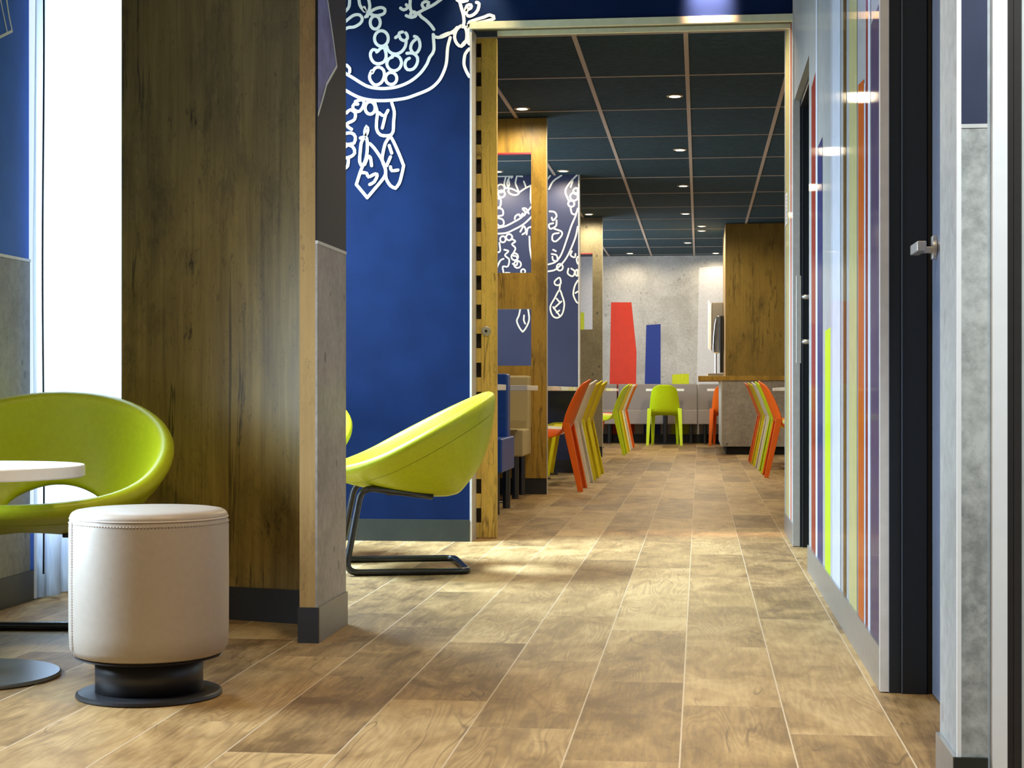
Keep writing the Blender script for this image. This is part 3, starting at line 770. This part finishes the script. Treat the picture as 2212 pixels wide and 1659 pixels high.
def leg_bm(x0, y0, x1, y1, ztop, w0, w1, sgn, back):
    """L-section leg from the foot (x0,y0) to the top (x1,y1); sgn = outer side, back = -1 for rear legs"""
    bm = new_bm(); rings = []
    for (cx_, cy_, z, w, wall) in ((x0, y0, 0, w0, .010), (x0 + (x1 - x0) * .5, y0 + (y1 - y0) * .45, ztop * .5, (w0 + w1) / 2, .010), (x1, y1, ztop, w1, .012)):
        h = w / 2
        sec = [(-h, h), (h, h), (h, h - wall), (-h + wall, h - wall), (-h + wall, -h), (-h, -h)]
        rings.append([bm.verts.new((cx_ + (p * -back), cy_ + q * sgn, z)) for p, q in sec])
    for a, b in zip(rings, rings[1:]):
        for i in range(6): bm.faces.new((a[i], a[(i + 1) % 6], b[(i + 1) % 6], b[i]))
    bm.faces.new(rings[0][::-1]); bm.faces.new(rings[-1])
    bmesh.ops.recalc_face_normals(bm, faces=bm.faces); return bm
def make_chair(label, mat, group):
    t = thing('dining_chair', label, 'chair', group=group)
    for nm, pr in (('seat', SEAT), ('backrest', BACK)):
        o = obj(nm, chair_shell(pr, .012), mat, t, smooth=True)
        s = o.modifiers.new('solid', 'SOLIDIFY'); s.thickness = .016; s.offset = 0
        u = o.modifiers.new('sub', 'SUBSURF'); u.levels = 1; u.render_levels = 2
    for sg in (-1, 1):
        o = obj('leg', leg_bm(-.222, .230 * sg, -.112, .206 * sg, .505, .038, .056, sg, -1), mat, t, bevel=.003)
        o = obj('leg', leg_bm(.232, .172 * sg, .170, .160 * sg, .445, .034, .056, sg, 1), mat, t, bevel=.003)
    return t
def rot(face): return {'L': PI, 'R': 0.0, 'F': PI / 2}[face]
G1 = 'moulded chairs along the left wall'; G2 = 'moulded chairs along the right side'
CH = [
 ('orange moulded chair nearest on the left row, beside the oak screen', 'orange_p', -1.09, 12.36, 'L'),
 ('cream moulded chair directly behind the front orange chair on the left', 'white_p', -1.09, 13.14, 'L'),
 ('yellow moulded chair between the cream chair and the last yellow chair on the left', 'yellow_p', -1.09, 13.88, 'L'),
 ('yellow moulded chair at the far end of the front left row, by the concrete screen', 'yellow_p', -1.09, 14.62, 'L'),
 ('lime green moulded chair seen side-on, first of the far left row', 'lime_p', -1.09, 19.42, 'L'),
 ('yellow moulded chair half hidden behind the side-on lime chair', 'yellow_p', -1.09, 20.18, 'L'),
 ('cream moulded chair between yellow and orange chairs in the far left row', 'white_p', -1.09, 20.95, 'L'),
 ('orange moulded chair at the far end of the far left row', 'orange_p', -1.09, 21.70, 'L'),
 ('orange moulded chair nearest on the right, half hidden by the striped wall', 'orange_p', .790, 14.52, 'R'),
 ('lime green moulded chair right behind the front orange chair on the right', 'lime_p', .785, 15.26, 'R'),
 ('cream moulded chair in the middle of the right row, before the counter', 'white_p', .775, 15.98, 'R'),
 ('yellow moulded chair between cream and orange chairs in the right row', 'yellow_p', .760, 16.70, 'R'),
 ('orange moulded chair at the far end of the right row, closest to the counter', 'orange_p', .750, 17.44, 'R'),
 ('lime green moulded chair seen from behind, alone in the middle of the room', 'lime_p', -.475, 22.83, 'F'),
 ('orange moulded chair seen from behind, half hidden by the counter', 'orange_p', .372, 22.83, 'F'),
]
proto = None
for lab, mk, x, y, fc in CH:
    grp = G1 if x < -.9 else (G2 if x > .5 else 'chairs facing the back bench')
    if proto is None:
        proto = make_chair(lab, M[mk], grp); proto.location = (x, y, 0); proto.rotation_euler = (0, 0, rot(fc))
    else:
        dup(proto, (x, y, 0), rot(fc), lab, grp, M[mk])

# ------------------------------------------------------------------ tables
def make_table(label, group, w, d):
    t = thing('cafe_table', label, 'table', group=group)
    obj('table_top', box(-w / 2, w / 2, -d / 2, d / 2, .742, .775), M['white'], t, bevel=.003)
    obj('column', lathe(new_bm(), [(.034, .012), (.034, .742)], n=24), M['steel'], t, smooth=False)
    obj('base_plate', lathe(new_bm(), [(.155, 0), (.155, .008), (.148, .012)], n=32), M['steel'], t)
    return t
TB = [
 ('white table in the first booth, in front of the blue bench', -1.42, 9.05, 'B'), ('white table between the blue bench and the beige bench', -1.42, 10.93, 'B'),
 ('white table in front of the nearest orange chair on the left', -1.40, 12.36, 'L'), ('white table in front of the left row cream chair nearest us', -1.40, 13.14, 'L'),
 ('white table in front of the middle yellow chair on the left', -1.40, 13.88, 'L'), ('white table in front of the last yellow chair on the left', -1.40, 14.62, 'L'),
 ('white table in front of the side-on lime chair', -1.40, 19.42, 'L'), ('white table in front of the yellow chair in the far left row', -1.40, 20.18, 'L'),
 ('white table in front of the cream chair in the far left row', -1.40, 20.95, 'L'), ('white table in front of the orange chair in the far left row', -1.40, 21.70, 'L'),
 ('white table in front of the nearest orange chair on the right', 1.10, 14.52, 'R'), ('white table in front of the right row lime chair', 1.10, 15.26, 'R'),
 ('white table in front of the right row cream chair', 1.10, 15.98, 'R'), ('white table in front of the right row yellow chair', 1.10, 16.70, 'R'), ('white table in front of the last orange chair on the right', 1.10, 17.44, 'R'),
 ('white table between the lone lime chair and the back bench', -.475, 23.28, 'F'), ('white table behind the orange chair half hidden by the counter', .372, 23.28, 'F'),
]
protos = {}
for lab, x, y, k in TB:
    kk = 'B' if k == 'B' else ('F' if k == 'F' else 'S')
    grp = {'B': 'booth tables', 'L': 'tables along the left wall', 'R': 'tables along the right side', 'F': 'tables at the back bench'}[k]
    w_, d_ = {'B': (.64, .70), 'F': (.53, .50), 'S': (.66, .62)}[kk]
    if kk not in protos:
        protos[kk] = make_table(lab, grp, w_, d_); protos[kk].location = (x, y, 0)
    else: dup(protos[kk], (x, y, 0), 0, lab, grp)

# ------------------------------------------------------------------ upholstered benches (face -y)
def bench(label, x0, x1, y0, depth, top, seat_m, leg_xs, seat_z=(.275, .470), group=None, back_th=.13, inset=0.0):
    t = thing('upholstered_bench', label, 'bench', ((x0 + x1) / 2, y0, 0), 0, group)
    h = (x1 - x0) / 2
    s = obj('seat', box(-h, h, 0, depth, seat_z[0], seat_z[1]), seat_m, t, bevel=.012, seg=3)
    obj('backrest', box(-h, h - inset, depth - back_th, depth + .02, seat_z[1] - .01, top), seat_m, t, bevel=.016, seg=3)
    bm = new_bm(); tube(bm, [(-h + .02, .012, seat_z[1] - .006), (h - .02, .012, seat_z[1] - .006)], .004, 8)
    obj('piping', bm, M['piping'], s)
    for x in leg_xs:
        for y in (.05, depth - .05):
            obj('leg', lathe(new_bm(), [(.024, 0), (.024, seat_z[0] + .01)], (x - (x0 + x1) / 2, y, 0), 16), M['steel'], t, smooth=False)
    return t
bench('glossy blue upholstered bench in the first booth, behind the sliding panel', -2.25, -1.165, 9.75, .66, .848, M['blue_seat'], (-1.21, -2.1), (.250, .455), inset=.028)
bench('beige upholstered bench against the oak screen with openings', -2.25, -1.195, 11.22, .53, .848, M['beige_seat'], (-1.255, -2.1), (.290, .475))
GB = 'taupe bench units along the back wall'
for (xa, xb, lab) in ((-2.20, -1.182, 'taupe bench unit at the left of the back wall, beneath the red painted block'), (-1.165, -.030, 'taupe bench unit in the middle of the back wall, behind the lone lime chair'), (-.012, 1.12, 'taupe bench unit at the right of the back wall, half hidden by the counter')):
    bench(lab, xa, xb, 23.36, .60, .845, M['grey_seat'], (xa + .09, xb - .09), (.275, .478), GB)

# ------------------------------------------------------------------ serving counter
ct = thing('serving_counter', 'grey concrete serving counter with overhanging oak top at the back right', 'counter', (.25, 19.45, 0))
obj('body', box(.012, 1.6, .012, 2.5, .095, .864), M['conc_counter'], ct)
obj('side_panel', box(0, .0118, .012, 2.5, .095, .864), M['alu_pale'], ct)  # pale side stands in for window light on the counter
obj('plinth', box(.06, 1.6, .07, 2.44, 0, .0945), M['black'], ct)
obj('worktop', box(-.266, 1.62, 0, 2.5, .865, .920), M['wood_warm_lit'], ct, bevel=.003)
cb = thing('upper_cabinet', 'tall oak cabinet block standing on the serving counter up to the ceiling', 'cabinet', (.30, 19.47, .9205))
obj('body', box(.006, 1.55, 0, 2.0, 0, CZ - .9205 - .004), M['wood_mid'], cb)
obj('side_panel', box(0, .0058, 0, 2.0, 0, CZ - .9205 - .004), M['wood_pale_lit'], cb)
mc = thing('drinks_dispenser', 'tall grey and chrome drinks dispenser on the left end of the serving counter', 'dispenser', (.19, 20.6, .9205))
obj('housing', box(-.04, .10, 0, .34, .33, .92), M['machine'], mc, bevel=.012)
obj('door_panel', prism(new_bm(), [(-.085, -.01, .36), (-.045, -.01, .31), (-.045, -.01, .90), (-.085, -.01, .95)], (0, .34, 0)), M['white'], mc, bevel=.006)
bm = new_bm()
prof = [(.00, .285), (-.022, .30), (-.030, .34), (-.022, .50), (-.008, .64), (.008, .72), (.030, .745), (.055, .745), (.055, .285)]
prism(bm, [(x, -.16, z) for x, z in prof], (0, .145, 0))
obj('chrome_front', bm, M['chrome'], mc, bevel=.012, seg=3)
obj('tank', box(.056, .104, -.20, -.012, .045, .745), M['black_gloss'], mc, bevel=.008)
obj('post', lathe(new_bm(), [(.014, .04), (.014, .30)], (.010, -.09, 0), 16), M['chrome'], mc)
obj('drip_tray', box(-.085, .10, -.20, .14, 0, .038), M['machine'], mc, bevel=.004)
obj('cup_stand', box(-.10, -.087, -.10, .0, 0, .045), M['white'], mc)

# ------------------------------------------------------------------ round lounge chairs
TILT = R(28)
def ring_chair(label, loc, rz, group):
    """bowl seat with an opening between seat and back; local +x points to the high back"""
    t = thing('lounge_chair', label, 'chair', loc, rz, group)
    Rm, D, x0 = .385, .262, .075
    hx, hax, hay = .116, .108, .166
    SEG = .15
    def bowl(x, y):
        lo, hi = 0.0, 1.4
        for _ in range(24):
            m = (lo + hi) / 2; sg_ = SEG * (1 - m)
            if math.hypot(x - x0 * (1 - m), y - max(-sg_, min(sg_, y))) > (Rm * m): lo = m
            else: hi = m
        rho = min(hi, 1.0); ph = math.atan2(y, x - x0 * (1 - rho))
        p = 1.45 + .45 * math.cos(ph)
        return -D * (1 - rho ** p)
    NP, NTt = 72, 14
    mid = []
    for i in range(NP):
        ph = 2 * PI * i / NP; c_, s_ = math.cos(ph), math.sin(ph)
        col = []
        for j in range(NTt + 1):
            u = j / NTt; hxp, hyp = hx + hax * c_, hay * s_
            x = hxp * (1 - u) + Rm * c_ * u; y = hyp * (1 - u) + Rm * s_ * u
            col.append(Vector((x, y, bowl(x, y))))
        mid.append(col)
    bm = new_bm(); loops = []; TH = .050
    for i in range(NP):
        col = mid[i]; nx = mid[(i + 1) % NP]; pv = mid[i - 1]
        ns = []
        for j in range(NTt + 1):
            tu = col[min(j + 1, NTt)] - col[max(j - 1, 0)]; tp = nx[j] - pv[j]
            nrm = tu.cross(tp).normalized()
            if nrm.z < 0: nrm = -nrm
            ns.append(nrm)
        out = []
        h = TH / 2
        for j in range(NTt + 1): out.append(col[j] + ns[j] * h * (1 - .35 * (1 - j / NTt)))
        e = (col[-1] - col[-2]).normalized(); nE = ns[-1]
        for k in range(1, 6):
            a_ = PI * k / 6; out.append(col[-1] + nE * h * math.cos(a_) + e * h * math.sin(a_))
        for j in range(NTt, -1, -1): out.append(col[j] - ns[j] * h * (1 - .35 * (1 - j / NTt)))
        e0 = (col[0] - col[1]).normalized(); n0 = ns[0]; h0 = h * .65
        for k in range(1, 5):
            a_ = PI * k / 5; out.append(col[0] - n0 * h0 * math.cos(a_) + e0 * h0 * math.sin(a_))
        loops.append(out)
    ct_, st_ = math.cos(TILT), math.sin(TILT); ZC = .530
    def world(p):
        up = .58 * max(0.0, -(p.x + .08)) ** 2
        return Vector((p.x * ct_ - p.z * st_, p.y, ZC + p.x * st_ + p.z * ct_ + up))
    vs = [[bm.verts.new(world(p)) for p in lp] for lp in loops]; K = len(vs[0])
    for i in range(NP):
        a_, b_ = vs[i], vs[(i + 1) % NP]
        for k in range(K): bm.faces.new((a_[k], a_[(k + 1) % K], b_[(k + 1) % K], b_[k]))
    bmesh.ops.recalc_face_normals(bm, faces=bm.faces)
    sh = obj('seat_shell', bm, M['lime'], t, smooth=True)
    jj = NTt + 1 + 5 + 2
    bm = new_bm(); tube(bm, [world(loops[i][jj]) for i in range(NP)], .0016, 6, closed=True)
    obj('seam', bm, plain('olive_seam_thread', (.30, .34, .01), .6), sh, smooth=True)
    # cantilever frame: floor loop, uprights at the front, arms under the seat
    bm = new_bm(); r = .0135; hy = .262
    def side(s): return [(.085, s * .192, .310), (-.205, s * .225, .352), (-.272, s * hy, r), (.225, s * hy, r)]
    path = side(-1) + side(1)[::-1]
    tube(bm, fillet(path, .055, 7), r, 14)
    fr = obj('base_frame', bm, M['steel'], t, smooth=True)
    for s in (-1, 1):
        for x in (-.17, .16):
            obj('glide', box(x - .012, x + .012, s * hy - .009, s * hy + .009, 0, .004), M['black'], fr)
    for s in (-1, 1):
        obj('fixing_plate', box(-.10, .085, s * .135 - .022, s * .135 + .022, .314, .330), M['steel'], t, bevel=.003)
    return t
GL = 'lime green ring shaped lounge chairs'
# facing the camera, at the left edge
A = ring_chair('lime green ring lounge chair at the left edge, behind the white table', (-1.948, 4.672, 0), R(90) + YAW, GL)
dup(A, (-1.207, 6.79, 0), R(15), 'lime green ring lounge chair seen in profile before the navy wall', GL)
dup(A, (-1.942, 7.20, 0), R(84), 'lime green ring lounge chair almost hidden behind the stub wall, only its rim showing', GL)

# ------------------------------------------------------------------ pouf and low table
pf = thing('pouf', 'round cream leatherette pouf stool on a charcoal pedestal base', 'stool', (-1.326, 3.886, 0))
bm = new_bm()
lathe(bm, [(.02, .100), (.165, .100), (.180, .106), (.188, .122), (.190, .16), (.1905, .28), (.190, .41), (.188, .428), (.1868, .4315), (.1878, .4345), (.1862, .4400), (.1820, .4455), (.1745, .4495), (.160, .4518), (.13, .4535), (.08, .4552), (.02, .456)], n=72)
cu = obj('cushion', bm, M['cream'], pf, smooth=True)
bm = new_bm(); tube(bm, [(.1875 * math.cos(2 * PI * i / 72), .1875 * math.sin(2 * PI * i / 72), .4318) for i in range(72)], .0020, 8, closed=True)
obj('top_seam', bm, plain('cream_piping', (.60, .53, .48), .5), cu, smooth=True)
bm = new_bm()
for i in range(150):
    a = 2 * PI * i / 150
    tube(bm, [(.1900 * math.cos(a + d), .1900 * math.sin(a + d), .421) for d in (-.012, .012)], .0011, 5)
a0 = YAW - PI / 2 - R(58)
for da in (-.022, .022):
    for k in range(46):
        z = .125 + k * .0063
        tube(bm, [(.1907 * math.cos(a0 + da), .1907 * math.sin(a0 + da), z + d) for d in (-.0022, .0022)], .0010, 5)
obj('stitching', bm, plain('stitch_thread', (.52, .46, .41), .6), cu, smooth=True)
bm = new_bm(); tube(bm, [(.1903 * math.cos(a0), .1903 * math.sin(a0), z) for z in (.112, .2, .3, .425)], .0012, 6)
obj('side_seam', bm, plain('cream_seam', (.50, .44, .40), .6), cu)
obj('base_rim', lathe(new_bm(), [(.165, .094), (.176, .098), (.172, .1015)], n=64), M['pouf_base'], pf, smooth=False)
obj('pedestal', lathe(new_bm(), [(.1286, .012), (.1286, .0995)], n=64), M['pouf_base'], pf, smooth=True)
obj('base_disc', lathe(new_bm(), [(.172, 0), (.175, .004), (.1735, .010), (.168, .0125), (.130, .014), (.02, .014)], n=72), M['pouf_base'], pf, smooth=False)

lt = thing('side_table', 'low round white side table on a dark disc base at the left edge', 'table', (-1.878, 4.068, 0))
obj('table_top', lathe(new_bm(), [(.28, .514), (.298, .515), (.300, .518), (.300, .542), (.298, .545), (.02, .545)], n=72), M['white'], lt, smooth=False)
obj('column', lathe(new_bm(), [(.03, .010), (.03, .514)], n=32), M['steel'], lt, smooth=True)
obj('base_disc', lathe(new_bm(), [(.238, 0), (.24, .003), (.24, .008), (.236, .011), (.02, .011)], n=72), plain('gunmetal_disc', (.16, .165, .17), .25, metal=.7), lt, smooth=False)

# ------------------------------------------------------------------ recessed downlights of the dining room
DL = [(-1.222, 11.40, 'downlight in front of the oak screen with openings', 1), (-.162, 11.03, 'downlight nearest the entrance in the middle ceiling row', 1), (-.157, 13.485, 'second downlight from the entrance in the middle ceiling row', 1),
      (-.154, 15.852, 'third downlight from the entrance in the middle ceiling row', 1), (-.152, 18.326, 'fourth downlight from the entrance in the middle ceiling row', 1),
      (.027, 19.729, 'nearer of the paired downlights left of the oak cabinet', 0), (.028, 20.296, 'farther of the paired downlights left of the oak cabinet', 0),
      (-.152, 21.914, 'last downlight of the middle ceiling row before the back wall', 1), (.229, 23.60, 'downlight over the white painted block on the back wall', 1),
      (-.98, 23.50, 'downlight over the red painted block on the back wall', 1), (-1.203, 14.66, 'downlight in front of the navy booth wall, at its right edge', 1),
      (-1.215, 18.253, 'downlight in front of the concrete booth screen', 1), (-1.793, 14.633, 'downlight by the navy booth wall, seen through the oak screen', 1),
      (-.162, 8.62, 'downlight added unseen behind the lintel rail to brighten the dining room front', 1)]  # last lamp is added, out of sight, to lift the dark entrance end
sp = bpy.data.lights.new('downlight_beam', 'SPOT'); sp.energy = 84; sp.spot_size = R(172); sp.spot_blend = .5; sp.shadow_soft_size = .05; sp.color = (1.0, .82, .54)
sp_wall = sp.copy(); sp_wall.energy = 40
sp_back = sp.copy(); sp_back.energy = 24
base = None
for (x, y, lab, on) in DL:
    t = thing('downlight', 'small round recessed ' + lab, 'ceiling light', (x, y, CZ - .006), 0, 'recessed downlights of the dining room')
    if base is None:
        base = t
        bm = new_bm(); lathe(bm, [(.038, 0), (.052, -.001), (.056, .003), (.056, .006), (.038, .006)], n=32)
        r_ = obj('trim_ring', bm, M['ring'], t, smooth=False)
        l_ = obj('lamp_disc', lathe(new_bm(), [(.037, -.0005), (.037, .004)], n=32), M['bulb'], t)
    else:
        for src in (r_, l_):
            c = src.copy(); C.collection.objects.link(c); c.parent = t
    lo = bpy.data.objects.new('downlight_beam', sp_back if y > 22.8 else sp if x > -.5 else sp_wall); C.collection.objects.link(lo); lo.parent = t; lo.location = (0, 0, -.012)

# two wall washers in the lobby ceiling, just in front of the lintel
for (x, col, e) in ((.05, (1.0, .54, .38), 800), (-1.07, (1.0, .76, .44), 45)):
    t = thing('downlight', 'recessed lobby ceiling spot washing the lintel over the opening' if x > -.5 else 'recessed lobby ceiling spot washing the navy wall drawing', 'ceiling light', (x, 7.90, LZ - .006), 0)
    for src in (r_, l_):
        c = src.copy(); C.collection.objects.link(c); c.parent = t
    s2 = bpy.data.lights.new('washer_beam', 'SPOT'); s2.energy = e; s2.spot_size = R(42 if x > -.5 else 52); s2.spot_blend = .8; s2.color = col; s2.shadow_soft_size = .03
    lo = bpy.data.objects.new('washer_beam', s2); C.collection.objects.link(lo); lo.parent = t; lo.location = (0, 0, -.012); lo.rotation_euler = (R(29 if x > -.5 else 13), 0, 0)
